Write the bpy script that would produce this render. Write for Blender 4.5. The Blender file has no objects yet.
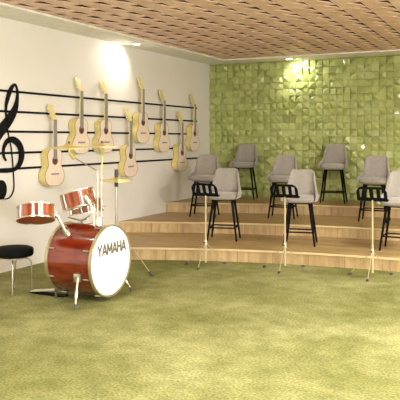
import bpy, bmesh, math, random
from mathutils import Vector, Matrix
random.seed(7)
PI = math.pi
sc = bpy.context.scene
C = sc.collection
def R(d): return math.radians(d)

# ------------------------------------------------------------------ materials
def mat(name, col, rough=.6, metal=0, var=None, scale=8, bump=0, bscale=60, coat=0, emit=None, estr=0, sheen=0, spec=None, stretch=None, detail=3):
    m = bpy.data.materials.new(name); m.use_nodes = True
    nt = m.node_tree; N = nt.nodes; L = nt.links
    b = N['Principled BSDF']
    b.inputs['Base Color'].default_value = (*col, 1)
    b.inputs['Roughness'].default_value = rough
    b.inputs['Metallic'].default_value = metal
    b.inputs['Coat Weight'].default_value = coat
    b.inputs['Sheen Weight'].default_value = sheen
    if spec is not None: b.inputs['Specular IOR Level'].default_value = spec
    if emit:
        b.inputs['Emission Color'].default_value = (*emit, 1); b.inputs['Emission Strength'].default_value = estr
    tc = N.new('ShaderNodeTexCoord'); mp = N.new('ShaderNodeMapping')
    L.new(tc.outputs['Object'], mp.inputs['Vector'])
    if stretch: mp.inputs['Scale'].default_value = stretch
    if var is None: var = tuple(c * .9 for c in col)
    n = N.new('ShaderNodeTexNoise'); n.inputs['Scale'].default_value = scale; n.inputs['Detail'].default_value = detail
    L.new(mp.outputs[0], n.inputs['Vector'])
    r = N.new('ShaderNodeValToRGB')
    r.color_ramp.elements[0].position = .35; r.color_ramp.elements[1].position = .65
    r.color_ramp.elements[0].color = (*var, 1); r.color_ramp.elements[1].color = (*col, 1)
    L.new(n.outputs['Fac'], r.inputs['Fac']); L.new(r.outputs['Color'], b.inputs['Base Color'])
    if bump:
        n2 = N.new('ShaderNodeTexNoise'); n2.inputs['Scale'].default_value = bscale; n2.inputs['Detail'].default_value = 4
        L.new(tc.outputs['Object'], n2.inputs['Vector'])
        bp = N.new('ShaderNodeBump'); bp.inputs['Strength'].default_value = bump; bp.inputs['Distance'].default_value = .01
        L.new(n2.outputs['Fac'], bp.inputs['Height']); L.new(bp.outputs[0], b.inputs['Normal'])
    return m

M = {}
M['wall'] = mat('cream_plaster', (.78, .745, .69), .7, var=(.76, .725, .665), scale=1.5)
M['soffit'] = mat('soffit_plaster', (.88, .86, .78), .7)
M['carpet'] = None
M['black'] = mat('black_metal', (.004, .004, .005), .7, spec=.12)
M['inkblack'] = mat('black_panel', (.005, .005, .006), .7, spec=.15)
M['fabric'] = mat('grey_fabric', (.315, .285, .245), .9, var=(.275, .25, .215), scale=40, bump=.15, bscale=300, sheen=.3)
M['gwood'] = mat('guitar_top_wood', (.84, .70, .58), .35, var=(.80, .64, .51), scale=6, stretch=(1, 6, .6), coat=.2)
M['gside'] = mat('guitar_side_wood', (.78, .66, .27), .35, var=(.70, .57, .20), scale=7, stretch=(1, 1, .6), coat=.3)
M['bind'] = mat('brown_binding', (.30, .21, .11), .5)
M['gboard'] = mat('grey_fingerboard', (.27, .26, .23), .6)
M['gdark'] = mat('sound_hole_shade', (.10, .05, .03), .5)  # dark colour stands in for the shade inside the sound hole
M['bridge'] = mat('grey_brown_bridge', (.34, .26, .22), .5)
M['chrome'] = mat('chrome', (.58, .55, .45), .3, 1)
M['brushed'] = mat('pale_brushed_metal', (.80, .76, .66), .35, .6)
M['cream_pole'] = mat('cream_painted_metal', (.56, .48, .28), .35, .2)
M['brass'] = mat('brass', (.86, .72, .26), .35, .7, var=(.80, .66, .20), scale=30)
M['rubber'] = mat('grey_rubber', (.07, .065, .07), .7)
M['head'] = mat('white_drum_head', (.93, .90, .82), .4)
M['vinyl'] = mat('black_vinyl', (.005, .005, .005), .8, spec=.1)
M['letter'] = mat('grey_letter_ink', (.13, .11, .10), .5)
M['drumred'] = mat('red_orange_lacquered_wood', (.21, .024, .005), .16, var=(.11, .007, .003), scale=5, stretch=(1, 4, 4), coat=.8)
M['tomred'] = mat('orange_lacquered_wood', (.38, .085, .014), .18, var=(.15, .020, .006), scale=5, stretch=(5, 5, .5), coat=.8)
M['tomhead'] = mat('clear_red_tinted_head', (.30, .05, .012), .3)
M['nose'] = mat('oak_nosing', (.66, .50, .27), .4)
M['hoop'] = mat('champagne_hoop', (.50, .44, .26), .3, .7)
M['leg_beige'] = mat('beige_leg_paint', (.42, .37, .20), .45, .2)
M['lamp'] = mat('lamp_lens', (1, .95, .85), .5, emit=(1, .93, .78), estr=14)
M['void'] = mat('gap_shade_backing', (.05, .03, .02), .8)  # dark colour stands in for shade seen through the ceiling tile gaps
M['dullchrome'] = mat('dull_chrome', (.50, .47, .38), .32, .9)
M['white'] = mat('white_metal', (.8, .78, .72), .5)
M['glass'] = mat('fill_glow_glass', (.9, .95, 1), .2, emit=(1, .97, .9), estr=1.2)  # self-lit panes of the added fill windows
M['frame'] = mat('window_frame_white', (.75, .73, .68), .5)

def wood(name, c1, c2, c3, axis):
    m = bpy.data.materials.new(name); m.use_nodes = True
    nt = m.node_tree; N = nt.nodes; L = nt.links; b = N['Principled BSDF']
    b.inputs['Roughness'].default_value = .42
    tc = N.new('ShaderNodeTexCoord')
    mp = N.new('ShaderNodeMapping'); L.new(tc.outputs['Object'], mp.inputs['Vector'])
    if axis == 'riser':
        mp.inputs['Rotation'].default_value = (R(90), 0, 0)   # x, z plane
    br = N.new('ShaderNodeTexBrick'); L.new(mp.outputs[0], br.inputs['Vector'])
    br.inputs['Color1'].default_value = (*c1, 1); br.inputs['Color2'].default_value = (*c2, 1)
    br.inputs['Mortar'].default_value = (*[c * .55 for c in c3], 1)
    br.inputs['Scale'].default_value = 1; br.inputs['Mortar Size'].default_value = .003
    if axis == 'riser':
        br.inputs['Brick Width'].default_value = .42; br.inputs['Row Height'].default_value = .9
    else:
        br.inputs['Brick Width'].default_value = 1.6; br.inputs['Row Height'].default_value = .16
    mp2 = N.new('ShaderNodeMapping'); L.new(tc.outputs['Object'], mp2.inputs['Vector'])
    mp2.inputs['Scale'].default_value = (7, 7, 1.5) if axis == 'riser' else (.8, 9, 9)
    n = N.new('ShaderNodeTexNoise'); n.inputs['Scale'].default_value = 2.2; n.inputs['Detail'].default_value = 5; n.inputs['Distortion'].default_value = .6
    L.new(mp2.outputs[0], n.inputs['Vector'])
    r = N.new('ShaderNodeValToRGB'); r.color_ramp.elements[0].position = .35; r.color_ramp.elements[1].position = .7
    r.color_ramp.elements[0].color = (*c3, 1); r.color_ramp.elements[1].color = (1, 1, 1, 1)
    k = max(c1)
    r.color_ramp.elements[0].color = (c3[0] / c1[0], c3[1] / c1[1], c3[2] / c1[2], 1)
    L.new(n.outputs['Fac'], r.inputs['Fac'])
    mx = N.new('ShaderNodeMix'); mx.data_type = 'RGBA'; mx.blend_type = 'MULTIPLY'; mx.inputs['Factor'].default_value = .8
    L.new(br.outputs['Color'], mx.inputs[6]); L.new(r.outputs['Color'], mx.inputs[7])
    L.new(mx.outputs[2], b.inputs['Base Color'])
    return m
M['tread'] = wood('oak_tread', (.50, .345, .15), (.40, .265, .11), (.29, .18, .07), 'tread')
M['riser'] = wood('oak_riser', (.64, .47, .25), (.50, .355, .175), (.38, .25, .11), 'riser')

def carpet():
    m = bpy.data.materials.new('olive_green_carpet'); m.use_nodes = True
    nt = m.node_tree; N = nt.nodes; L = nt.links; b = N['Principled BSDF']
    b.inputs['Roughness'].default_value = 1; b.inputs['Specular IOR Level'].default_value = .1
    tc = N.new('ShaderNodeTexCoord')
    def noise(s, d, dist=0):
        n = N.new('ShaderNodeTexNoise'); n.inputs['Scale'].default_value = s; n.inputs['Detail'].default_value = d
        n.inputs['Distortion'].default_value = dist
        L.new(tc.outputs['Object'], n.inputs['Vector']); return n
    a = noise(1.1, 6, .6); f = noise(55, 2); g = noise(6, 5)
    r1 = N.new('ShaderNodeValToRGB'); r1.color_ramp.elements[0].position = .36; r1.color_ramp.elements[1].position = .66
    r1.color_ramp.elements[0].color = (.20, .20, .068, 1); r1.color_ramp.elements[1].color = (.33, .32, .145, 1)
    L.new(a.outputs['Fac'], r1.inputs['Fac'])
    r2 = N.new('ShaderNodeValToRGB'); r2.color_ramp.elements[0].position = .36; r2.color_ramp.elements[1].position = .62
    r2.color_ramp.elements[0].color = (.68, .67, .56, 1); r2.color_ramp.elements[1].color = (1.05, 1.05, 1.05, 1)
    L.new(f.outputs['Fac'], r2.inputs['Fac'])
    r3 = N.new('ShaderNodeValToRGB'); r3.color_ramp.elements[0].position = .3; r3.color_ramp.elements[1].position = .7
    r3.color_ramp.elements[0].color = (.74, .75, .66, 1); r3.color_ramp.elements[1].color = (1.08, 1.08, 1.08, 1)
    L.new(g.outputs['Fac'], r3.inputs['Fac'])
    m1 = N.new('ShaderNodeMix'); m1.data_type = 'RGBA'; m1.blend_type = 'MULTIPLY'; m1.inputs['Factor'].default_value = 1
    L.new(r1.outputs[0], m1.inputs[6]); L.new(r2.outputs[0], m1.inputs[7])
    m2 = N.new('ShaderNodeMix'); m2.data_type = 'RGBA'; m2.blend_type = 'MULTIPLY'; m2.inputs['Factor'].default_value = 1
    L.new(m1.outputs[2], m2.inputs[6]); L.new(r3.outputs[0], m2.inputs[7])
    L.new(m2.outputs[2], b.inputs['Base Color'])
    bp = N.new('ShaderNodeBump'); bp.inputs['Strength'].default_value = .5; bp.inputs['Distance'].default_value = .015
    L.new(f.outputs['Fac'], bp.inputs['Height']); L.new(bp.outputs[0], b.inputs['Normal'])
    return m
M['carpet'] = carpet()

def tilemat(name, cols, rough, coat, nscale):
    # colour varies from tile to tile through a face attribute, plus grain
    m = bpy.data.materials.new(name); m.use_nodes = True
    nt = m.node_tree; N = nt.nodes; L = nt.links; b = N['Principled BSDF']
    b.inputs['Roughness'].default_value = rough; b.inputs['Coat Weight'].default_value = coat
    at = N.new('ShaderNodeAttribute'); at.attribute_name = 'tile_tone'
    r = N.new('ShaderNodeValToRGB'); r.color_ramp.elements[0].color = (*cols[0], 1); r.color_ramp.elements[1].color = (*cols[1], 1)
    L.new(at.outputs['Fac'], r.inputs['Fac'])
    tc = N.new('ShaderNodeTexCoord'); n = N.new('ShaderNodeTexNoise'); n.inputs['Scale'].default_value = nscale; n.inputs['Detail'].default_value = 4
    L.new(tc.outputs['Object'], n.inputs['Vector'])
    r2 = N.new('ShaderNodeValToRGB'); r2.color_ramp.elements[0].position = .3; r2.color_ramp.elements[1].position = .7
    r2.color_ramp.elements[0].color = (.84, .84, .80, 1); r2.color_ramp.elements[1].color = (1.05, 1.05, 1.05, 1)
    L.new(n.outputs['Fac'], r2.inputs['Fac'])
    mx = N.new('ShaderNodeMix'); mx.data_type = 'RGBA'; mx.blend_type = 'MULTIPLY'; mx.inputs['Factor'].default_value = 1
    L.new(r.outputs[0], mx.inputs[6]); L.new(r2.outputs[0], mx.inputs[7]); L.new(mx.outputs[2], b.inputs['Base Color'])
    return m
M['greentile'] = tilemat('green_glazed_tile', ((.40, .45, .155), (.455, .50, .18)), .34, .25, 5)
M['ceilwood'] = tilemat('salmon_wood_tile', ((.74, .50, .39), (.85, .61, .49)), .55, 0, 7)

# ------------------------------------------------------------------ geometry helpers
def obj(name, bm, m, parent=None, smooth=False, loc=None):
    me = bpy.data.meshes.new(name)
    bmesh.ops.recalc_face_normals(bm, faces=bm.faces)
    bm.to_mesh(me); bm.free()
    for x in (m if isinstance(m, (list, tuple)) else [m]): me.materials.append(x)
    if smooth:
        for p in me.polygons: p.use_smooth = True
        try: me.set_sharp_from_angle(angle=R(40))
        except Exception: pass
    o = bpy.data.objects.new(name, me); C.objects.link(o)
    if parent: o.parent = parent
    if loc: o.location = loc
    return o
def thing(name, label, cat, loc=(0, 0, 0), rotz=0, group=None):
    o = bpy.data.objects.new(name, None); o.empty_display_size = .1; C.objects.link(o)
    o.location = loc; o.rotation_euler = (0, 0, rotz); o['label'] = label; o['category'] = cat
    if group: o['group'] = group
    return o
def tag(o, label, cat, group=None):
    o['label'] = label; o['category'] = cat
    if group: o['group'] = group
    return o
def struct(name, bm, m, smooth=False):
    o = obj(name, bm, m, None, smooth); o['kind'] = 'structure'; return o
def dup(root, loc, rotz, label):
    r = root.copy(); C.objects.link(r); r.location = loc; r.rotation_euler = (0, 0, rotz); r['label'] = label
    for ch in list(root.children):
        c = ch.copy(); C.objects.link(c); c.parent = r
        for g in ch.children:
            d = g.copy(); C.objects.link(d); d.parent = c
    return r
def box(bm, x0, x1, y0, y1, z0, z1, mi=0):
    vs = [bm.verts.new((x, y, z)) for x in (x0, x1) for y in (y0, y1) for z in (z0, z1)]
    for f in ((0, 1, 3, 2), (4, 6, 7, 5), (0, 4, 5, 1), (2, 3, 7, 6), (0, 2, 6, 4), (1, 5, 7, 3)):
        bm.faces.new([vs[i] for i in f]).material_index = mi
    return vs
def bbox(x0, x1, y0, y1, z0, z1, bev=0, seg=2):
    bm = bmesh.new(); box(bm, x0, x1, y0, y1, z0, z1)
    if bev: bmesh.ops.bevel(bm, geom=bm.edges[:], offset=bev, segments=seg, profile=.5, affect='EDGES')
    return bm
def frame_of(d):
    d = d.normalized(); a = Vector((0, 0, 1)) if abs(d.z) < .9 else Vector((1, 0, 0))
    u = d.cross(a).normalized(); return u, d.cross(u).normalized()
def tube(bm, pts, rad, n=10, caps=True):
    pts = [Vector(p) for p in pts]; rads = rad if isinstance(rad, (list, tuple)) else [rad] * len(pts)
    rings = []; u = None
    for i, p in enumerate(pts):
        d = (pts[min(i + 1, len(pts) - 1)] - pts[max(i - 1, 0)]).normalized()
        if u is None: u, v = frame_of(d)
        else:
            u = (u - d * u.dot(d)).normalized(); v = d.cross(u).normalized()
        rings.append([bm.verts.new(p + (u * math.cos(2 * PI * k / n) + v * math.sin(2 * PI * k / n)) * rads[i]) for k in range(n)])
    for a, b in zip(rings, rings[1:]):
        for k in range(n): bm.faces.new((a[k], a[(k + 1) % n], b[(k + 1) % n], b[k]))
    if caps: bm.faces.new(rings[0][::-1]); bm.faces.new(rings[-1])
    return bm
def T(pts, rad, n=10): return tube(bmesh.new(), pts, rad, n)
def lathe(prof, n=32, mat4=None, closed=False):
    """prof: list of (r, z); r 0 ends become poles"""
    bm = bmesh.new(); rings = []
    for r, z in prof:
        if r < 1e-6: rings.append([bm.verts.new((0, 0, z))])
        else: rings.append([bm.verts.new((r * math.cos(2 * PI * k / n), r * math.sin(2 * PI * k / n), z)) for k in range(n)])
    pr = list(zip(rings, rings[1:])) + ([(rings[-1], rings[0])] if closed else [])
    for a, b in pr:
        for k in range(n):
            if len(a) == 1: bm.faces.new((a[0], b[k], b[(k + 1) % n]))
            elif len(b) == 1: bm.faces.new((a[k], a[(k + 1) % n], b[0]))
            else: bm.faces.new((a[k], a[(k + 1) % n], b[(k + 1) % n], b[k]))
    if mat4 is not None: bmesh.ops.transform(bm, matrix=mat4, verts=bm.verts)
    return bm
def prism(bm, outline, d0, d1, conv, mi_front=0, mi_side=0):
    a = [bm.verts.new(conv(p, d0)) for p in outline]; b = [bm.verts.new(conv(p, d1)) for p in outline]
    n = len(outline)
    bm.faces.new(a[::-1]).material_index = mi_side
    bm.faces.new(b).material_index = mi_front
    for i in range(n): bm.faces.new((a[i], a[(i + 1) % n], b[(i + 1) % n], b[i])).material_index = mi_side
def catmull(P, sub=8):
    out = []; n = len(P)
    for i in range(n - 1):
        p0, p1, p2, p3 = P[max(i - 1, 0)], P[i], P[i + 1], P[min(i + 2, n - 1)]
        for s in range(sub):
            t = s / sub
            out.append(tuple(.5 * ((2 * b) + (-a + c) * t + (2 * a - 5 * b + 4 * c - d) * t * t + (-a + 3 * b - 3 * c + d) * t ** 3)
                             for a, b, c, d in zip(p0, p1, p2, p3)))
    out.append(tuple(P[-1])); return out

# ------------------------------------------------------------------ room
W, D0, D1, HS, HC = 8.0, -2.2, 11.04, 2.853, 2.892
struct('floor', bbox(-.15, W + .15, D0 - .15, D1 + .2, -.12, 0), M['carpet'])
struct('wall_left', bbox(-.15, 0, D0 - .15, D1 + .2, 0, HC + .15), M['wall'])
# right wall with two openings for the added fill windows
FILL_WIN = [(-.9, 1.7), (2.6, 5.2)]
bm = bmesh.new()
ys = [D0 - .15] + [v for w in FILL_WIN for v in w] + [D1 + .2]
for i in range(0, len(ys), 2): box(bm, W, W + .15, ys[i], ys[i + 1], 0, HC + .15)
for a, b in FILL_WIN:
    box(bm, W, W + .15, a, b, 0, .8); box(bm, W, W + .15, a, b, 2.4, HC + .15)
struct('wall_right', bm, M['wall'])
for i, (a, b) in enumerate(FILL_WIN):  # windows added out of view to bring in fill light
    bm = bmesh.new()
    for (y0, y1, z0, z1) in ((a, a + .06, .8, 2.4), (b - .06, b, .8, 2.4), (a + .06, b - .06, .8, .86), (a + .06, b - .06, 2.34, 2.4), ((a + b) / 2 - .03, (a + b) / 2 + .03, .86, 2.34)):
        box(bm, W + .04, W + .10, y0, y1, z0, z1)
    f = obj('window_%d' % (i + 1), bm, M['frame']); f['kind'] = 'structure'
    obj('fill_pane', bbox(W + .065, W + .075, a + .06, b - .06, .86, 2.34), M['glass'], f)
struct('wall_front', bbox(0, W, D0 - .15, D0, 0, HC + .15), M['wall'])

# green back wall: backing with wedge tiles tilted different ways
def tilelayer(bm):
    return bm.faces.layers.float.new('tile_tone')
bm = bmesh.new(); box(bm, 0, W, D1 + .01, D1 + .2, 0, HC + .15)
lay = tilelayer(bm)
S = .118
nx = int(W / S) + 1; nz = int(HS / S)
for i in range(nx):
    for k in range(nz + 1):
        x0 = i * S + .001; x1 = min(x0 + S - .003, W); z0 = k * S + .002; z1 = z0 + S - .003
        if x0 >= W - .01: continue
        z1 = min(z1, HS)
        if z1 < .44: continue
        # each tile is a square pyramid-cut block: one corner stands out, the opposite one sinks into a dark pocket
        kind = random.randrange(4); D = random.uniform(.034, .052); e = random.uniform(.016, .026)
        h = [e, e, e, e]; h[kind] = D; h[3 - kind] = -.010 if random.random() < .7 else .008
        co = [(x0, z0), (x0, z1), (x1, z0), (x1, z1)]
        F = [bm.verts.new((x, D1 - hh, z)) for (x, z), hh in zip(co, h)]
        B = [bm.verts.new((x, D1 + .012, z)) for (x, z) in co]
        t = random.random()
        mid = bm.verts.new(((x0 + x1) / 2, D1 - random.uniform(.015, .055), (z0 + z1) / 2))
        fs = [bm.faces.new((F[a], F[b], mid)) for a, b in ((0, 1), (1, 3), (3, 2), (2, 0))]
        for a, b in ((0, 1), (1, 3), (3, 2), (2, 0)): fs.append(bm.faces.new((F[a], F[b], B[b], B[a])))
        for f in fs: f[lay] = t
struct('wall_back', bm, M['greentile'])

# ceiling: rows of twisted wooden tiles, plus plaster border soffit
bm = bmesh.new(); box(bm, -.15, W + .15, D0 - .15, D1 + .2, HC + .04, HC + .15, 1)  # dark backing sheet, coloured as the shaded void above the tiles
lay = tilelayer(bm)
xs = [.5] + [.63 + .26 * k for k in range(27)] + [W - .5]
xs = [x for x in xs if x <= W - .5]
for i in range(len(xs) - 1):
    x0, x1 = xs[i], xs[i + 1]
    if x1 - x0 < .03: continue
    ph = -.06 + .02 * (i % 3) + random.uniform(-.02, .02)
    y = D0 + .3 + ph - .3
    while y < D1 - .5:
        y0, y1 = max(y, D0 + .2), min(y + .3, D1 - .5)
        y += .3
        if y1 - y0 < .03: continue
        j = random.uniform(-.008, .008)
        dn = {0: .002, 1: .027 + j / 2, 2: .004 + abs(j) / 2, 3: .003}     # near-left, near-right, far-left, far-right
        g = .0015
        co = [(x0 + .003, y0 + g), (x1 - .003, y0 + g), (x0 + .003, y1 - g), (x1 - .003, y1 - g)]
        base = HC - .012; t = random.random(); fs = []
        co.insert(1, ((x0 + x1) / 2 - .02, y0 + g)); dp = [dn[0], .003, dn[1], dn[2], dn[3]]
        F = [bm.verts.new((a, b, base - d)) for (a, b), d in zip(co, dp)]
        B = [bm.verts.new((a, b, base - d + .008)) for (a, b), d in zip(co, dp)]
        for V in (F, B): fs += [bm.faces.new((V[0], V[1], V[3])), bm.faces.new((V[1], V[4], V[3])), bm.faces.new((V[1], V[2], V[4]))]
        for a, b in ((0, 1), (1, 2), (2, 4), (4, 3), (3, 0)): fs.append(bm.faces.new((F[a], F[b], B[b], B[a])))
        for f in fs: f[lay] = t
struct('ceiling', bm, [M['ceilwood'], M['void']])
struct('trim_1', bbox(0, .5, D0, D1 + .0, HS, HC + .04), M['soffit'])
struct('trim_2', bbox(.5, W - .5, D1 - .5, D1, HS, HC + .04), M['soffit'])
struct('trim_3', bbox(W - .5, W, D0, D1, HS, HC + .04), M['soffit'])
struct('trim_4', bbox(.5, W - .5, D0, D0 + .2, HS, HC + .04), M['soffit'])

# ------------------------------------------------------------------ tiered platform (curved steps)
SH = .155
plat = thing('tiered_platform', 'curved three-step oak platform in front of the green tiled wall', 'platform', (4, D1, 0))
def tier(k, rad):
    z0, z1 = k * SH, (k + 1) * SH
    cx, cy = 4.0, .2
    n = 72; bmm = bmesh.new()
    def y_at(x, r): return cy + math.sqrt(max(r * r - (x - cx) ** 2, 0))
    X = [.003 + (W - .006) * i / n for i in range(n + 1)]
    def quad(ps, mi):
        bmm.faces.new([bmm.verts.new(p) for p in ps]).material_index = mi
    yb = D1 - .062
    lip = .018; th = .022
    for a, b in zip(X, X[1:]):
        ya, yb_ = y_at(a, rad), y_at(b, rad)
        quad(((a, ya, z0), (b, yb_, z0), (b, yb_, z1 - th), (a, ya, z1 - th)), 1)
        quad(((a, ya, z1 - th), (b, yb_, z1 - th), (b, yb_ - lip, z1 - th), (a, ya - lip, z1 - th)), 2)
        quad(((a, ya - lip, z1 - th), (b, yb_ - lip, z1 - th), (b, yb_ - lip, z1 - .004), (a, ya - lip, z1 - .004)), 2)
        quad(((a, ya - lip, z1 - .004), (b, yb_ - lip, z1 - .004), (b, yb_ - lip + .004, z1), (a, ya - lip + .004, z1)), 2)
        quad(((a, ya - lip + .004, z1), (b, yb_ - lip + .004, z1), (b, yb_ + .012, z1), (a, ya + .012, z1)), 2)
        quad(((a, ya + .012, z1), (b, yb_ + .012, z1), (b, yb, z1), (a, yb, z1)), 0)
        quad(((a, ya, z0), (b, yb_, z0), (b, yb, z0), (a, yb, z0)), 0)
        quad(((a, yb, z0), (b, yb, z0), (b, yb, z1), (a, yb, z1)), 0)
    for x in (X[0], X[-1]):
        y = y_at(x, rad); quad(((x, y, z0), (x, yb, z0), (x, yb, z1), (x, y, z1)), 1)
    bmesh.ops.remove_doubles(bmm, verts=bmm.verts, dist=.0005)
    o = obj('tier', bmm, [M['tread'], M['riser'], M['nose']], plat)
    o.matrix_parent_inverse = Matrix.Translation((-4, -D1, 0))
    return o
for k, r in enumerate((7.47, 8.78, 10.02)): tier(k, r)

# ------------------------------------------------------------------ wall music staff
for k, z in enumerate((2.035, 1.805, 1.578, 1.336, 1.155)):
    nm = ['top', 'second', 'middle', 'fourth', 'bottom'][k]
    tag(obj('staff_line', bbox(.0005, .010, 3.6, 10.50, z - .013, z + .013), M['inkblack']),
        'thin black horizontal music staff strip on the cream wall, %s of five' % {'top': 'topmost', 'second': 'second from the top', 'middle': 'middle', 'fourth': 'second from the bottom', 'bottom': 'lowest'}[nm],
        'wall strip', 'black staff lines across the cream wall')
clef = [(5.80, .86, .008), (5.836, .94, .007), (5.824, 1.141, .007), (5.795, 1.37, .007), (5.762, 1.49, .007), (5.728, 1.629, .010), (5.708, 1.82, .022),
        (5.728, 1.93, .045), (5.782, 2.05, .050), (5.850, 2.118, .022), (5.893, 2.05, .022), (5.888, 1.94, .045), (5.845, 1.82, .085), (5.75, 1.70, .115), (5.61, 1.57, .125),
        (5.49, 1.43, .120), (5.43, 1.29, .100), (5.50, 1.18, .075), (5.66, 1.135, .036), (5.82, 1.14, .036), (5.925, 1.20, .060), (5.965, 1.31, .080), (5.93, 1.42, .080), (5.83, 1.485, .075),
        (5.73, 1.47, .055), (5.675, 1.395, .035), (5.672, 1.31, .026), (5.71, 1.25, .018)]
tre = thing('treble_clef', 'large black treble clef mounted on the cream wall at the left end of the staff', 'wall decoration', (0, 5.7, 1.4))
def ribbon(pts, x0, x1):
    P = catmull(pts, 8); bm = bmesh.new(); rows = []
    for i, (y, z, w) in enumerate(P):
        a = P[max(i - 1, 0)]; b = P[min(i + 1, len(P) - 1)]
        d = Vector((b[0] - a[0], b[1] - a[1])); d.normalize(); nn = Vector((-d.y, d.x)) * w / 2
        rows.append([bm.verts.new((x0, y + nn.x, z + nn.y)), bm.verts.new((x0, y - nn.x, z - nn.y)), bm.verts.new((x1, y - nn.x, z - nn.y)), bm.verts.new((x1, y + nn.x, z + nn.y))])
    for a, b in zip(rows, rows[1:]):
        for k in range(4): bm.faces.new((a[k], a[(k + 1) % 4], b[(k + 1) % 4], b[k]))
    bm.faces.new(rows[0][::-1]); bm.faces.new(rows[-1]); return bm
inv = Matrix.Translation((0, -5.7, -1.4))
o = obj('clef_curve', ribbon(clef, .011, .026), M['inkblack'], tre); o.matrix_parent_inverse = inv
o = obj('clef_hook', ribbon([(5.61, .855, .008), (5.68, .825, .010), (5.75, .828, .010), (5.80, .86, .008)], .011, .026), M['inkblack'], tre); o.matrix_parent_inverse = inv
bm = lathe([(0, 0), (.10, 0), (.10, .015), (0, .015)], 32, Matrix.Translation((.011, 5.63, .93)) @ Matrix.Rotation(R(90), 4, 'Y') @ Matrix.Diagonal((1.08, .85, 1, 1)))
o = obj('clef_ball', bm, M['inkblack'], tre); o.matrix_parent_inverse = inv

# ------------------------------------------------------------------ guitars
GO = [(0, 0), (.07, .002), (.125, .02), (.165, .06), (.182, .115), (.172, .17), (.142, .215), (.121, .25), (.119, .28), (.130, .32), (.138, .36), (.130, .40), (.10, .435), (.06, .452), (0, .456)]
def make_guitar():
    t = thing('acoustic_guitar', '', 'guitar', (0, 0, 0), 0, 'acoustic guitars hanging on the staff wall')
    half = catmull(GO, 5)
    out = half + [(-y, z) for y, z in half[-2:0:-1]]
    bm = bmesh.new(); prism(bm, out, 0, .098, lambda p, d: (d, p[0], p[1]), 0, 1)
    obj('body', bm, [M['gwood'], M['gside']], t)
    # dark binding line round the front edge
    bm = bmesh.new(); n = len(out); w = .004
    A = [];
    for i, (y, z) in enumerate(out):
        a = Vector(out[i - 1]); b = Vector(out[(i + 1) % n]); d = (b - a).normalized(); nn = Vector((d.y, -d.x))
        A.append([bm.verts.new((x, y + nn.x * s, z + nn.y * s)) for x, s in ((.095, .0015), (.0995, .0015), (.0995, -w), (.095, -w))])
    for i in range(n):
        a, b = A[i], A[(i + 1) % n]
        for k in range(4): bm.faces.new((a[k], a[(k + 1) % 4], b[(k + 1) % 4], b[k]))
    obj('binding', bm, M['bind'], t)
    R90 = Matrix.Rotation(R(90), 4, 'Y')
    o = obj('sound_hole', lathe([(0, 0), (.046, 0), (.046, .002), (0, .002)], 28, Matrix.Translation((.0985, 0, .305)) @ R90), M['gdark'], t)
    obj('rosette', lathe([(.047, 0), (.054, 0), (.054, .003), (.047, .003)], 28, Matrix.Translation((.0985, 0, .305)) @ R90, True), M['bridge'], t)
    bm = bbox(.098, .108, -.072, .072, .135, .155, .003, 1)
    br = obj('bridge', bm, M['bridge'], t)
    obj('saddle', bbox(.1085, .112, -.04, .04, .144, .148), M['gboard'], br)
    bm = bmesh.new()
    # neck, tapering up
    sec = [(.456, .030, .062), (.78, .024, .076)]
    vs = []
    for z, hw, x0 in [(.44, .032, .05), (.47, .030, .075), (.80, .024, .082)]:
        vs.append([bm.verts.new(p) for p in ((x0, -hw * .5, z), (x0 + .012, -hw, z), (.103, -hw, z), (.103, hw, z), (x0 + .012, hw, z), (x0, hw * .5, z))])
    for a, b in zip(vs, vs[1:]):
        for k in range(6): bm.faces.new((a[k], a[(k + 1) % 6], b[(k + 1) % 6], b[k]))
    bm.faces.new(vs[0][::-1]); bm.faces.new(vs[-1])
    obj('neck', bm, M['gside'], t)
    bm = bmesh.new()
    prism(bm, [(-.031, .325), (.031, .325), (.0255, .805), (-.0255, .805)], .1035, .110, lambda p, d: (d, p[0], p[1]))
    fb = obj('fingerboard', bm, M['gboard'], t)
    # headstock leaning back to the wall
    def hc(p, d): # p = (y, s) along headstock
        a = R(22); s = p[1]
        return (.098 + d * math.cos(a) - s * math.sin(a), p[0], .80 + s * math.cos(a) + d * math.sin(a))
    bm = bmesh.new(); prism(bm, [(-.026, 0), (.026, 0), (.038, .03), (.042, .19), (.02, .205), (-.02, .205), (-.042, .19), (-.038, .03)], -.018, 0, hc)
    hs = obj('headstock', bm, M['gside'], t)
    for s in (-1, 1):
        for q in (.06, .105, .15):
            a = Vector(hc((s * .041, q), -.009)); b = Vector(hc((s * .058, q), -.009)); c = Vector(hc((s * .072, q), -.009))
            obj('tuning_peg', T([a, b, b + (c - b) * .2, c], [.003, .003, .009, .008], 8), M['head'], hs)
    return t
G = [(6.448, .925, 'lowest-left pale acoustic guitar, nearest the treble clef on the cream wall'),
     (6.981, 1.305, 'pale acoustic guitar hung high on the wall, second from the treble clef'),
     (7.532, 1.305, 'pale acoustic guitar hung high on the wall, third from the treble clef'),
     (8.157, .95, 'low-hung pale acoustic guitar just right of the black-clamped cymbal'),
     (8.50, 1.435, 'highest-hung pale acoustic guitar, beneath the bright wall downlight'),
     (9.141, 1.29, 'pale acoustic guitar hung high, third from the green wall'),
     (9.743, .96, 'low-hung pale acoustic guitar, second from the green wall'),
     (10.206, 1.285, 'pale acoustic guitar closest to the green tiled wall')]
g0 = make_guitar()
for i, (y, z, lab) in enumerate(G):
    if i == 0: g0.location = (.014, y, z); g0['label'] = lab
    else: dup(g0, (.014, y, z), 0, lab)

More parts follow.
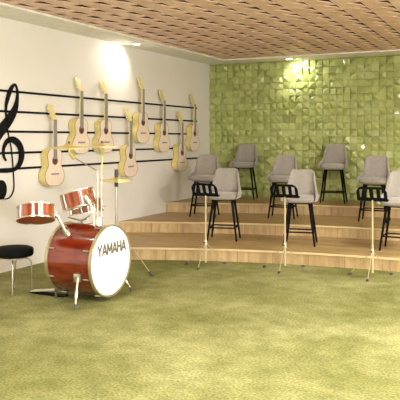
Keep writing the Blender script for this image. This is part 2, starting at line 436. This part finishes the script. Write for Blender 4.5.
# ------------------------------------------------------------------ bar stools (face -y locally)
def make_stool():
    t = thing('bar_stool', '', 'stool', (0, 0, 0), 0, 'grey upholstered bar stools on the oak steps')
    # seat cushion: rounded slab
    bm = bmesh.new(); ns, nt_ = 14, 10
    def sq(u, v, hw, hd, n=3.2):
        return u, v
    rings = []
    prof = [(.0, .622), (.55, .628), (.86, .622), (.97, .606), (1.0, .584), (.97, .558), (.86, .542), (.6, .534), (0, .534)]
    nn = 36
    for r, z in prof:
        if r == 0: rings.append([bm.verts.new((0, -.02, z))]); continue
        ring = []
        for k in range(nn):
            a = 2 * PI * k / nn; c, s = math.cos(a), math.sin(a)
            f = (abs(c) ** 3.4 + abs(s) ** 3.4) ** (-1 / 3.4)
            y = s * f * .215 * r - .02
            wx = .194 if s > 0 else .194 + .010
            zz = z + (.0 if z < .6 else .012 * max(0, -s * r) * -1)
            ring.append(bm.verts.new((c * f * wx * r, y, zz)))
        rings.append(ring)
    for a, b in zip(rings, rings[1:]):
        for k in range(nn):
            if len(a) == 1: bm.faces.new((a[0], b[k], b[(k + 1) % nn]))
            elif len(b) == 1: bm.faces.new((a[k], a[(k + 1) % nn], b[0]))
            else: bm.faces.new((a[k], a[(k + 1) % nn], b[(k + 1) % nn], b[k]))
    obj('seat', bm, M['fabric'], t, True)
    # wrap-around back shell: path s from left arm tip round the back to right arm tip; height varies
    bm = bmesh.new(); n = 64; m = 10; th = .035
    inner, outer = [], []
    for i in range(n + 1):
        s = -1 + 2 * i / n; a = abs(s)
        if a > .46:
            q = (a - .46) / .54
            px_, py_ = .212 + .016 * min(1, q * 3), .150 - .345 * q
        else:
            q = a / .46
            px_ = .212 * math.sin(q * PI / 2) ** .85; py_ = .150 + .065 * (1 - q ** 2.6)
        px_ *= .94 if s >= 0 else -.94
        # full height over the back with rounded top corners, then sweeping down to low arms
        if a < .43: top = .940 - .060 * max(0, (a - .16) / .27) ** 2.4
        elif a < .49: top = .880 - .195 * ((a - .43) / .06)
        else: top = .685 - .045 * min(1, (a - .49) / .35) - .035 * max(0, (a - .84) / .16) ** 2
        ci, co = [], []
        for j in range(m + 1):
            v = j / m; z = .556 + (top - .556) * v
            lean = .085 * ((z - .556) / .38) ** 1.1
            nar = 1 - .20 * min(1, max(0, (z - .63) / .24)) ** .55
            if v < .35: nar *= 1 - .10 * (1 - v / .35) ** 2
            x = px_ * nar; y = py_ + lean
            d = Vector((px_ * .9, max(py_, .0) + .02 if a < .42 else .02, 0))
            if d.length < 1e-4: d = Vector((0, 1, 0))
            d.normalize()
            tt = th * (1 - .35 * v ** 3)
            ci.append(bm.verts.new((x - d.x * tt / 2, y - d.y * tt / 2, z)))
            co.append(bm.verts.new((x + d.x * tt / 2, y + d.y * tt / 2, z)))
        inner.append(ci); outer.append(co)
    for i in range(n):
        for j in range(m):
            bm.faces.new((inner[i][j], inner[i + 1][j], inner[i + 1][j + 1], inner[i][j + 1]))
            bm.faces.new((outer[i][j], outer[i][j + 1], outer[i + 1][j + 1], outer[i + 1][j]))
        bm.faces.new((inner[i][m], inner[i + 1][m], outer[i + 1][m], outer[i][m]))
        bm.faces.new((inner[i][0], outer[i][0], outer[i + 1][0], inner[i + 1][0]))
    for i in (0, n):
        for j in range(m): bm.faces.new((inner[i][j], inner[i][j + 1], outer[i][j + 1], outer[i][j]))
    bk = obj('backrest', bm, M['fabric'], t, True)
    md = bk.modifiers.new('sub', 'SUBSURF'); md.levels = 1; md.render_levels = 2
    # legs
    feet = [(-.195, -.17), (.195, -.17), (-.195, .17), (.195, .17)]
    def leg_at(fx, fy, z):
        k = z / .537; return Vector((fx * (1 - k) + math.copysign(.125, fx) * k, fy * (1 - k) + math.copysign(.105, fy) * k, z))
    for fx, fy in feet:
        obj('leg', T([leg_at(fx, fy, 0), leg_at(fx, fy, .537)], [.012, .018], 8), M['black'], t)
    bm = bmesh.new(); z = .17
    c = [leg_at(*feet[i], z) for i in (0, 1, 3, 2)]
    for i in range(4): tube(bm, [c[i], c[(i + 1) % 4]], .0095, 8)
    obj('footrest', bm, M['black'], t)
    bm = bmesh.new(); box(bm, -.14, .14, -.12, .12, .520, .5335)
    obj('seat_plate', bm, M['black'], t)
    return t
ST = [(.87, 10.60, 3, 12, 'grey bar stool on the top step, left one, nearest the corner with the cream wall'),
      (2.43, 10.60, 3, 8, 'grey bar stool on the top step, right one, alone against the green wall'),
      (.79, 9.20, 2, 15, 'grey bar stool on the middle step by the guitar wall, behind the leftmost music stand'),
      (1.94, 9.54, 2, 10, 'grey bar stool on the middle step behind the central music stand'),
      (3.27, 9.69, 2, 3, 'grey bar stool on the middle step behind the rightmost music stand'),
      (1.62, 8.09, 1, 15, 'grey bar stool on the lowest step, leftmost of the front row'),
      (2.66, 8.15, 1, 12, 'grey bar stool on the lowest step, middle of the front row'),
      (3.86, 8.27, 1, 0, 'grey bar stool on the lowest step at the right edge, partly cut off')]
s0 = make_stool()
for i, (x, y, k, a, lab) in enumerate(ST):
    if i == 0:
        s0.location = (x, y, k * SH); s0.rotation_euler = (0, 0, R(a)); s0['label'] = lab
    else: dup(s0, (x, y, k * SH), R(a), lab)

# ------------------------------------------------------------------ music stands
def make_stand():
    t = thing('music_stand', '', 'music stand', (0, 0, 0), 0, 'music stands in front of the stools')
    zt = .825
    # desk: rounded frame with four slots; plane leans top towards -y
    a = R(24)
    def conv(p, d): return (p[0], -p[1] * math.sin(a) + d * math.cos(a), zt + p[1] * 1.03 * math.cos(a) + d * math.sin(a))
    bm = bmesh.new()
    w, h = .165, .165
    xb = [-.165, -.130, -.096, -.058, -.022, .018, .054, .092, .130, .165]   # bar edges
    # bars
    def topz(x):
        q = max(0, (abs(x) - .10) / .065); return h - .055 * q ** 2.2
    def piece(x0, x1, z0f, z1f, n=6):
        top = [(x0 + (x1 - x0) * i / n, z1f(x0 + (x1 - x0) * i / n)) for i in range(n + 1)]
        bot = [(x0 + (x1 - x0) * i / n, z0f(x0 + (x1 - x0) * i / n)) for i in range(n, -1, -1)]
        prism(bm, bot[::-1] + top[::-1], -.004, .004, conv)
    for i in range(0, 10, 2): piece(xb[i], xb[i + 1], lambda x: .040, lambda x: topz(x) - .026)
    piece(-w, w, lambda x: topz(x) - .026, topz, 20)
    piece(-w, w, lambda x: 0, lambda x: .040, 4)
    desk = obj('desk', bm, M['black'], t)
    bm = bmesh.new(); prism(bm, [(-w, -.004), (w, -.004), (w, .004), (-w, .004)], .0045, .045, conv)
    obj('ledge', bm, M['black'], desk)
    obj('pole', T([(0, 0, .05), (0, 0, .36), (0, 0, .361), (0, 0, zt + .03)], [.013, .013, .0095, .0095], 10), M['cream_pole'], t)
    obj('collar', T([(0, 0, .25), (0, 0, .26), (0, 0, .30), (0, 0, .31)], [.013, .017, .017, .013], 12), M['brushed'], t)
    obj('knob', T([(0, -.018, .285), (0, -.045, .285)], [.007, .010], 10), M['rubber'], t)
    for ang, rr in ((60, .27), (178, .25), (273, .22)):
        d = Vector((math.cos(R(ang)), math.sin(R(ang)), 0))
        l = obj('leg', T([d * .018 + Vector((0, 0, .27)), d * .09 + Vector((0, 0, .20)), d * rr + Vector((0, 0, .018))], .0042, 8), M['leg_beige'], t)
        obj('rubber_foot', T([d * (rr - .015) + Vector((0, 0, .020)), d * (rr + .02) + Vector((0, 0, .014))], [.011, .014], 10), M['rubber'], l)
    return t
MS = [(1.88, 7.00, 0, 'black slotted music stand on a pale pole, leftmost of the three'),
      (2.775, 7.23, 0, 'black slotted music stand on a pale pole, between the other two stands'),
      (3.76, 7.25, -4, 'black slotted music stand on a pale pole, rightmost of the three')]
m0 = make_stand()
for i, (x, y, a, lab) in enumerate(MS):
    if i == 0: m0.location = (x, y, 0); m0['label'] = lab
    else: dup(m0, (x, y, 0), R(a), lab)

# ------------------------------------------------------------------ bass drum (axis along +x)
BX0, BX1, BY, BZ, BR = 1.34, 1.83, 5.11, .378, .318
bd = thing('bass_drum', 'large red-orange bass drum with white front head reading YAMAHA, on the green carpet', 'drum', (1.6, 5.11, 0))
Bi = Matrix.Translation((-1.6, -5.11, 0))
def bpart(name, bm, m, parent=bd, smooth=True):
    o = obj(name, bm, m, parent, smooth)
    if parent is bd: o.matrix_parent_inverse = Bi
    return o
def axx(x): return Matrix.Translation((x, BY, BZ)) @ Matrix.Rotation(R(90), 4, 'Y')
L_ = BX1 - BX0
bpart('shell', lathe([(BR - .010, .005), (BR, .005), (BR, L_ - .005), (BR - .010, L_ - .005)], 64, axx(BX0), True), M['drumred'])
bpart('front_head', lathe([(0, L_ + .005), (BR - .006, L_ + .005), (BR - .002, L_), (BR - .006, L_ - .003), (0, L_ - .001)], 64, axx(BX0)), M['head'])
bpart('rear_head', lathe([(0, -.005), (BR - .006, -.005), (BR - .002, 0), (BR - .006, .003), (0, .001)], 64, axx(BX0)), M['head'])
hp = [(BR + .001, -.015), (BR + .011, -.015), (BR + .013, -.010), (BR + .013, .010), (BR + .011, .015), (BR + .001, .015)]
for xx in (BX0 + .003, BX1 - .003):
    bpart('hoop', lathe(hp, 64, axx(xx), True), M['hoop'])
for k in range(8):
    a = R(22.5 + 45 * k)
    for xx, sg in ((BX0 + .055, 1), (BX1 - .055, -1)):
        c = Vector((xx, BY + math.cos(a) * (BR + .013), BZ + math.sin(a) * (BR + .013)))
        b = T([c - Vector((.030, 0, 0)), c + Vector((.030, 0, 0))], .008, 8)
        lug = bpart('lug', b, M['chrome'])
# spur legs with plates
for sg, top, foot in ((-1, (1.70, BY - .325, .24), (1.735, 4.70, .02)), (1, (1.70, BY + .325, .22), (1.80, 5.52, .02))):
    a = Vector(top); f = Vector(foot)
    pl = bpart('spur_bracket', bbox(a.x - .035, a.x + .035, a.y - .018, a.y + .022, a.z - .01, a.z + .065, .006, 2), M['chrome'])
    mid = a.lerp(f, .5)
    s = bpart('spur_leg', T([a + Vector((.01, sg * .012, .03)), mid, mid + (f - mid) * .02, f], [.011, .011, .0085, .0075], 10), M['chrome'])
    obj('rubber_tip', T([f + (mid - f).normalized() * .035, f - Vector((0, 0, .008))], [.013, .014], 10), M['rubber'], s).matrix_parent_inverse = Matrix()
    obj('clamp', T([mid - (f - mid).normalized() * .03, mid + (f - mid).normalized() * .03], .015, 10), M['chrome'], s)
# badge plate & mount on top
tp = bpart('tom_mount', bbox(1.50, 1.62, 5.16, 5.28, .655, .69, .008, 2), M['brushed'])
mb = bmesh.new(); tube(mb, [(1.50, 4.93, .58), (1.485, 4.895, .66)], [.040, .026], 12)
tube(mb, [(1.46, 4.94, .645), (1.52, 4.86, .645)], .014, 8)
bpart('tom_arm_socket', mb, M['chrome'])
# lettering
LET = {'Y': (.9, [((0, 1), (.45, .45)), ((.9, 1), (.45, .45)), ((.45, .5), (.45, 0))]),
       'A': (.92, [((.04, 0), (.46, 1)), ((.88, 0), (.46, 1)), ((.2, .3), (.72, .3))]),
       'M': (1.05, [((.08, 0), (.08, 1)), ((.97, 0), (.97, 1)), ((.08, 1), (.525, .25)), ((.97, 1), (.525, .25))]),
       'H': (.9, [((.08, 0), (.08, 1)), ((.82, 0), (.82, 1)), ((.08, .52), (.82, .52))])}
bm = bmesh.new(); cur = 0; strokes = []
for ch in 'YAMAHA':
    wd, st = LET[ch]
    for p, q in st: strokes.append(((cur + p[0], p[1]), (cur + q[0], q[1])))
    cur += wd + .10
cur -= .10
kx = .455 / cur; hz = .105
for q_, (p, q) in enumerate(strokes):
    p = Vector((p[0] * kx, p[1] * hz)); q = Vector((q[0] * kx, q[1] * hz)); d = (q - p).normalized()
    n = Vector((-d.y, d.x)) * .0105
    pts = [p + n, p - n, q - n, q + n]
    pts = [Vector((v.x, min(max(v.y, 0), hz))) for v in pts]
    prism(bm, [(v.x, v.y) for v in pts], BX1 + .0055, BX1 + .0068 + .00003 * q_, lambda v, d: (d, BY - .215 + v[0], .440 + v[1]))
lt = bpart('lettering', bm, M['letter'], smooth=False)
lt['label'] = 'grey capital letters YAMAHA'

# ------------------------------------------------------------------ pedal behind the bass drum
pd = thing('bass_drum_pedal', 'metal kick pedal on the carpet at the rear of the bass drum', 'pedal', (1.24, 5.08, 0))
def ppart(n, bm, m, par=pd, s=True):
    return obj(n, bm, m, par, s)
bm = bmesh.new(); prism(bm, [(-.30, .012), (.02, .055), (.02, .065), (-.30, .022)], -.04, .04, lambda p, d: (p[0], d, p[1]))
ppart('footboard', bm, M['brushed'], s=False)
ppart('base_plate', bbox(-.30, .10, -.045, .045, 0, .010), M['black'], s=False)
for s in (-1, 1): ppart('post', T([(.05, s * .085, .0), (.05, s * .085, .085)], .012, 10), M['rubber'])
ppart('axle', T([(.05, -.095, .075), (.05, .095, .075)], .008, 8), M['chrome'])
bt = ppart('beater', T([(.05, 0, .075), (.035, 0, .24)], .005, 8), M['chrome'])
obj('felt', T([(.01, 0, .25), (.06, 0, .25)], .025, 14), M['head'], bt, True)

# ------------------------------------------------------------------ toms / snare
def drum(name, label, cat, loc, rad, hgt, tilt_axis, tilt, nl=6, mats=('tomred',)):
    t = thing(name, label, cat, loc)
    t.rotation_mode = 'QUATERNION'
    from mathutils import Quaternion
    t.rotation_quaternion = Quaternion(Vector(tilt_axis), R(tilt))
    h2 = hgt / 2
    obj('shell', lathe([(rad - .006, -h2), (rad, -h2), (rad, h2), (rad - .006, h2)], 48, None, True), M['tomred'], t, True)
    for s, m in ((1, 'head'), (-1, 'tomhead')):
        obj('batter_head' if s > 0 else 'resonant_head', lathe([(0, s * (h2 + .002)), (rad - .003, s * (h2 + .002)), (rad - .003, s * (h2 - .002)), (0, s * (h2 - .002))], 48), M[m], t)
        obj('rim', lathe([(rad + .001, s * h2 - .005), (rad + .007, s * h2 - .005), (rad + .007, s * h2 + .005), (rad + .001, s * h2 + .005)], 48, None, True), M['chrome'], t, True)
    for k in range(nl):
        a = 2 * PI * k / nl + .35
        c = Vector((math.cos(a), math.sin(a), 0)) * (rad + .008)
        l = obj('lug', bbox(-.006, .006, -.008, .008, -h2 * .95, h2 * .95, .004, 2), M['chrome'], t)
        l.location = c; l.rotation_euler = (0, 0, a)
    return t
def local(t, p):
    from mathutils import Quaternion
    return t.rotation_quaternion.inverted() @ (Vector(p) - t.location)
t1 = drum('tom_drum', 'small orange tom drum left of the bass drum, tilted to show its dark red underside', 'drum', (1.36, 4.63, .835), .162, .118, (-.76, -.65, 0), 20)
p = [local(t1, q) for q in ((1.42, 4.76, .86), (1.45, 4.79, .84), (1.485, 4.895, .64))]
obj('bracket', T([local(t1, (1.40, 4.74, .875)), local(t1, (1.46, 4.80, .80))], [.022, .026], 12), M['chrome'], t1, True)
obj('mount_arm', T(p, .015, 10), M['brushed'], t1, True)
t2 = drum('tom_drum', 'small orange tom drum tilted above the bass drum, chrome bracket at its right side', 'drum', (1.365, 5.235, .913), .160, .150, (.1, -1, 0), 16)
obj('bracket', T([local(t2, (1.49, 5.17, .955)), local(t2, (1.53, 5.19, .885))], [.034, .040], 12), M['chrome'], t2, True)
obj('mount_arm', T([local(t2, q) for q in ((1.52, 5.19, .90), (1.555, 5.215, .84), (1.56, 5.22, .69))], .011, 10), M['brushed'], t2, True)
t3 = drum('snare_drum', 'shallow orange drum half hidden below the upper tilted tom', 'drum', (1.225, 5.555, .805), .168, .125, (0, -1, 0), 11, 8)
# snare stand
ss = thing('snare_stand', 'chrome snare drum stand hidden behind the bass drum', 'stand', (1.19, 5.53, 0))
obj('pole', T([(0, 0, .10), (0, 0, .68)], .012, 10), M['chrome'], ss, True)
for k in range(3):
    d = Vector((math.cos(R(90 + 120 * k)), math.sin(R(90 + 120 * k)), 0))
    obj('leg', T([Vector((0, 0, .35)), d * .2 + Vector((0, 0, .02)), d * .22 + Vector((0, 0, .01))], .008, 8), M['chrome'], ss, True)
    obj('arm', T([Vector((0, 0, .66)), d * .14 + Vector((0, 0, .70))], .007, 8), M['chrome'], ss, True)

# ------------------------------------------------------------------ cymbals and posts
def cymbal(label, loc, rad, ax, tilt):
    o = obj('cymbal', lathe([(.006, .030), (.02, .030), (.040, .022), (.052, .010), (rad * .6, .004), (rad, -.008), (rad, -.010), (rad * .6, .001), (.052, .006), (.038, .018), (.02, .026), (.006, .026)], 56, None, True), M['brass'], None, True)
    from mathutils import Quaternion
    o.location = loc; o.rotation_mode = 'QUATERNION'; o.rotation_quaternion = Quaternion(Vector(ax), R(tilt))
    tag(o, label, 'cymbal'); return o
P1 = Vector((1.575, 5.262, 0)); P2 = Vector((1.60, 5.290, 0))
cA = Vector((1.58, 4.815, 1.425)); cB = Vector((1.62, 5.27, 1.425))
cymbal('thin brass cymbal seen edge-on above the left tom, left of the other high cymbal', cA, .185, (1, 0, 0), 2)
cymbal('thin brass cymbal seen edge-on at the top of the twin posts over the bass drum', cB, .170, (1, 0, 0), -1)
cs = thing('cymbal_post', 'chrome post with a boom arm reaching left from the top of the bass drum', 'cymbal stand', (P1.x, P1.y, .69))
def cpart(n, pts, r, m, root, nn=10):
    off = Vector(root.location)
    return obj(n, T([Vector(q) - off for q in pts], r, nn), m, root, True)
cpart('pole', [(P1.x, P1.y, .69), (P1.x, P1.y, 1.19)], .0080, M['brushed'], cs, 14)
for z in (1.09, .82): cpart('collar', [(P1.x, P1.y, z), (P1.x, P1.y, z + .018)], .014, M['chrome'], cs, 14)
cpart('base_clamp', [(P1.x, P1.y + .02, .685), (P1.x, P1.y + .02, .75)], [.045, .036], M['brushed'], cs, 14)
cpart('boom_arm', [(P1.x, P1.y + .01, 1.185), (1.58, 4.87, 1.335)], .005, M['chrome'], cs)
cpart('tilter', [(1.58, 4.885, 1.325), (1.58, 4.855, 1.345), (1.58, 4.825, 1.375), (1.58, 4.815, 1.405)], [.020, .018, .012, .008], M['brass'], cs)
cpart('spindle', [(1.58, 4.815, 1.405), (1.58, 4.815, 1.47)], .004, M['chrome'], cs)
cpart('wing_nut', [(1.58, 4.815, 1.452), (1.58, 4.815, 1.475)], .012, M['rubber'], cs)
c2 = thing('cymbal_post', 'chrome post with brass rod, right one of the twin posts above the bass drum', 'cymbal stand', (P2.x, P2.y, .69))
cpart('pole', [(P2.x, P2.y, .655), (P2.x, P2.y, 1.19)], .0080, M['brushed'], c2, 14)
for z in (1.09, .84): cpart('collar', [(P2.x, P2.y, z), (P2.x, P2.y, z + .018)], .014, M['chrome'], c2, 14)
cpart('wing_screw', [(P2.x, P2.y, .85), (P2.x + .045, P2.y + .02, .85)], .006, M['chrome'], c2)
cpart('rod', [(P2.x, P2.y, 1.19), (P2.x + .01, P2.y + .01, 1.33), (P2.x + .015, P2.y + .005, 1.365), (cB.x, cB.y, 1.395)], .008, M['brass'], c2)
cpart('tilter', [(P2.x + .015, P2.y + .01, 1.345), (cB.x, cB.y, 1.405)], .016, M['brass'], c2)
cpart('spindle', [(cB.x, cB.y, 1.40), (cB.x, cB.y, 1.47)], .004, M['chrome'], c2)
cpart('wing_nut', [(cB.x, cB.y, 1.452), (cB.x, cB.y, 1.475)], .012, M['rubber'], c2)
# floor cymbal stand
CX, CY = 1.10, 6.30
cymbal('brass cymbal with dark grey clamps on the floor-standing pole right of the twin posts', (CX, CY, 1.035), .185, (1, .4, 0), 3)
c3 = thing('cymbal_stand', 'chrome floor cymbal stand with tripod legs behind the white drum head', 'cymbal stand', (CX, CY, 0))
cpart('pole', [(CX, CY, .12), (CX, CY, .62), (CX, CY, .621), (CX, CY, 1.12)], [.016, .016, .012, .012], M['chrome'], c3, 14)
cpart('clamp', [(CX, CY, 1.065), (CX, CY, 1.15)], .022, M['rubber'], c3, 16)
cpart('sleeve', [(CX, CY, .955), (CX, CY, 1.03)], .022, M['rubber'], c3, 16)
for k in range(3):
    a = R(-5 + 120 * k); d = Vector((math.cos(a), math.sin(a), 0)); o0 = Vector((CX, CY, 0))
    l = cpart('leg', [o0 + d * .02 + Vector((0, 0, .50)), o0 + d * .475 + Vector((0, 0, .03))], .0042, M['leg_beige'], c3, 8)
    e = d * .475 + Vector((0, 0, .03))
    obj('rubber_foot', T([e - (e - Vector((0, 0, .5))).normalized() * .02, e + (e - Vector((0, 0, .5))).normalized() * .035], [.016, .018], 12), M['rubber'], l, True)

# ------------------------------------------------------------------ drum throne
th = thing('drum_throne', 'round black padded drum stool with four bent chrome legs at the left edge', 'stool', (.745, 5.03, 0))
obj('seat', lathe([(0, .345), (.160, .345), (.182, .353), (.190, .372), (.190, .405), (.182, .424), (.160, .434), (0, .438)], 48), M['vinyl'], th, True)
obj('seat_ring', lathe([(.10, .328), (.125, .328), (.125, .344), (.10, .344)], 40, None, True), M['chrome'], th, True)
for k in range(4):
    a = R(-52 + 90 * k); d = Vector((math.cos(a), math.sin(a), 0))
    pts = [d * .03 + Vector((0, 0, .327)), d * .10 + Vector((0, 0, .325)), d * .145 + Vector((0, 0, .312)), d * .168 + Vector((0, 0, .28)), d * .172 + Vector((0, 0, .008))]
    l = obj('leg', T(pts, .0075, 10), M['dullchrome'], th, True)
    obj('foot_cap', T([d * .172 + Vector((0, 0, .02)), d * .172], .010, 10), M['dullchrome'], l, True)
obj('hub', T([(0, 0, .28), (0, 0, .334)], .03, 14), M['chrome'], th, True)

# ------------------------------------------------------------------ downlights
def downlight(x, y, label, aim=None, power=60, size=75, z=HS):
    t = thing('recessed_downlight', label, 'ceiling light', (x, y, z), 0, 'recessed downlights in the plaster border')
    obj('trim_ring', lathe([(.052, -.004), (.070, -.004), (.070, 0), (.052, 0)], 32, None, True), M['white'], t)
    obj('lens', lathe([(0, -.002), (.051, -.002), (.051, -.0005), (0, -.0005)], 32), M['lamp'], t)
    ld = bpy.data.lights.new('downlight_beam', 'SPOT'); ld.energy = power; ld.color = (1, .96, .86)
    ld.spot_size = R(size); ld.spot_blend = 1; ld.shadow_soft_size = .06
    lo = bpy.data.objects.new('downlight_beam', ld); C.objects.link(lo); lo.location = (x, y, z - .045)
    d = Vector(aim or (x, y, 0)) - lo.location
    lo.rotation_euler = d.to_track_quat('-Z', 'Y').to_euler()
    return t
downlight(.23, 8.12, 'glowing round recessed downlight in the plaster border above the guitars', (.0, 7.75, 2.30), 26, 150)
downlight(.23, 4.4, 'round recessed downlight in the left plaster border, beyond the treble clef', (.1, 4.4, 1.5), 25, 100)
downlight(.23, .7, 'round recessed downlight in the left plaster border, nearest the front wall', (.1, .7, 1.5), 25, 100)
downlight(1.61, 10.80, 'glowing round recessed downlight in the plaster border against the green wall', (1.85, 11.05, 2.40), 26, 150)
downlight(5.3, 10.80, 'round recessed downlight at the right end of the green wall', (5.3, 11.05, 2.45), 40, 150)

# added unseen fill: panels over the open floor, area lamps at the right-wall windows
def area(name, loc, aim, sx, sy, power, col=(1, .98, .93)):
    ld = bpy.data.lights.new(name, 'AREA'); ld.shape = 'RECTANGLE'; ld.size = sx; ld.size_y = sy; ld.energy = power; ld.color = col
    o = bpy.data.objects.new(name, ld); C.objects.link(o); o.location = loc
    o.rotation_euler = (Vector(aim) - Vector(loc)).to_track_quat('-Z', 'Y').to_euler()
for i, (a, b) in enumerate(FILL_WIN):
    area('window_fill_light', (W - .02, (a + b) / 2, 1.6), (0, (a + b) / 2 + 2.5, 1.2), 2.4, 1.5, 260, (1, .99, .96))  # fill lamps added inside the unseen windows
for (x, y) in ((4.9, 4.1), (6.2, 1.6), (2.6, 1.6), (5.4, 7.2)):  # panels added out of view to raise the general light
    t = thing('added_light_panel', 'added square fill-light panel in the wooden ceiling, over the open carpet' if y > 3 and y < 5 else 'added square fill-light panel in the wooden ceiling near %s' % ({6.2: 'the right wall', 2.6: 'the front of the cream wall', 5.4: 'the curved steps'}[x]), 'ceiling light', (x, y, HC - .075))
    obj('frame', bbox(-.31, .31, -.31, .31, 0, .012), M['white'], t)
    obj('diffuser', bbox(-.29, .29, -.29, .29, -.003, -.0005), M['lamp'], t)
    area('panel_fill_light', (x, y, HC - .09), (x, y, 0), .58, .58, 95)

# ------------------------------------------------------------------ world, camera, view
w = bpy.data.worlds.new('world'); sc.world = w; w.use_nodes = True
w.node_tree.nodes['Background'].inputs[0].default_value = (1, .95, .82, 1)
w.node_tree.nodes['Background'].inputs[1].default_value = .35
cam = bpy.data.cameras.new('camera'); co = bpy.data.objects.new('camera', cam); C.objects.link(co)
co.location = (5.29, 0, 1.5); co.rotation_euler = (R(90), 0, R(26.46))
cam.sensor_width = 36; cam.lens = 36 * 665 / 400; cam.shift_y = -61.5 / 400; cam.clip_start = .05
sc.camera = co
sc.view_settings.view_transform = 'Standard'; sc.view_settings.look = 'None'
sc.view_settings.exposure = 0.22; sc.view_settings.gamma = 1; sc.view_settings.use_curve_mapping = False
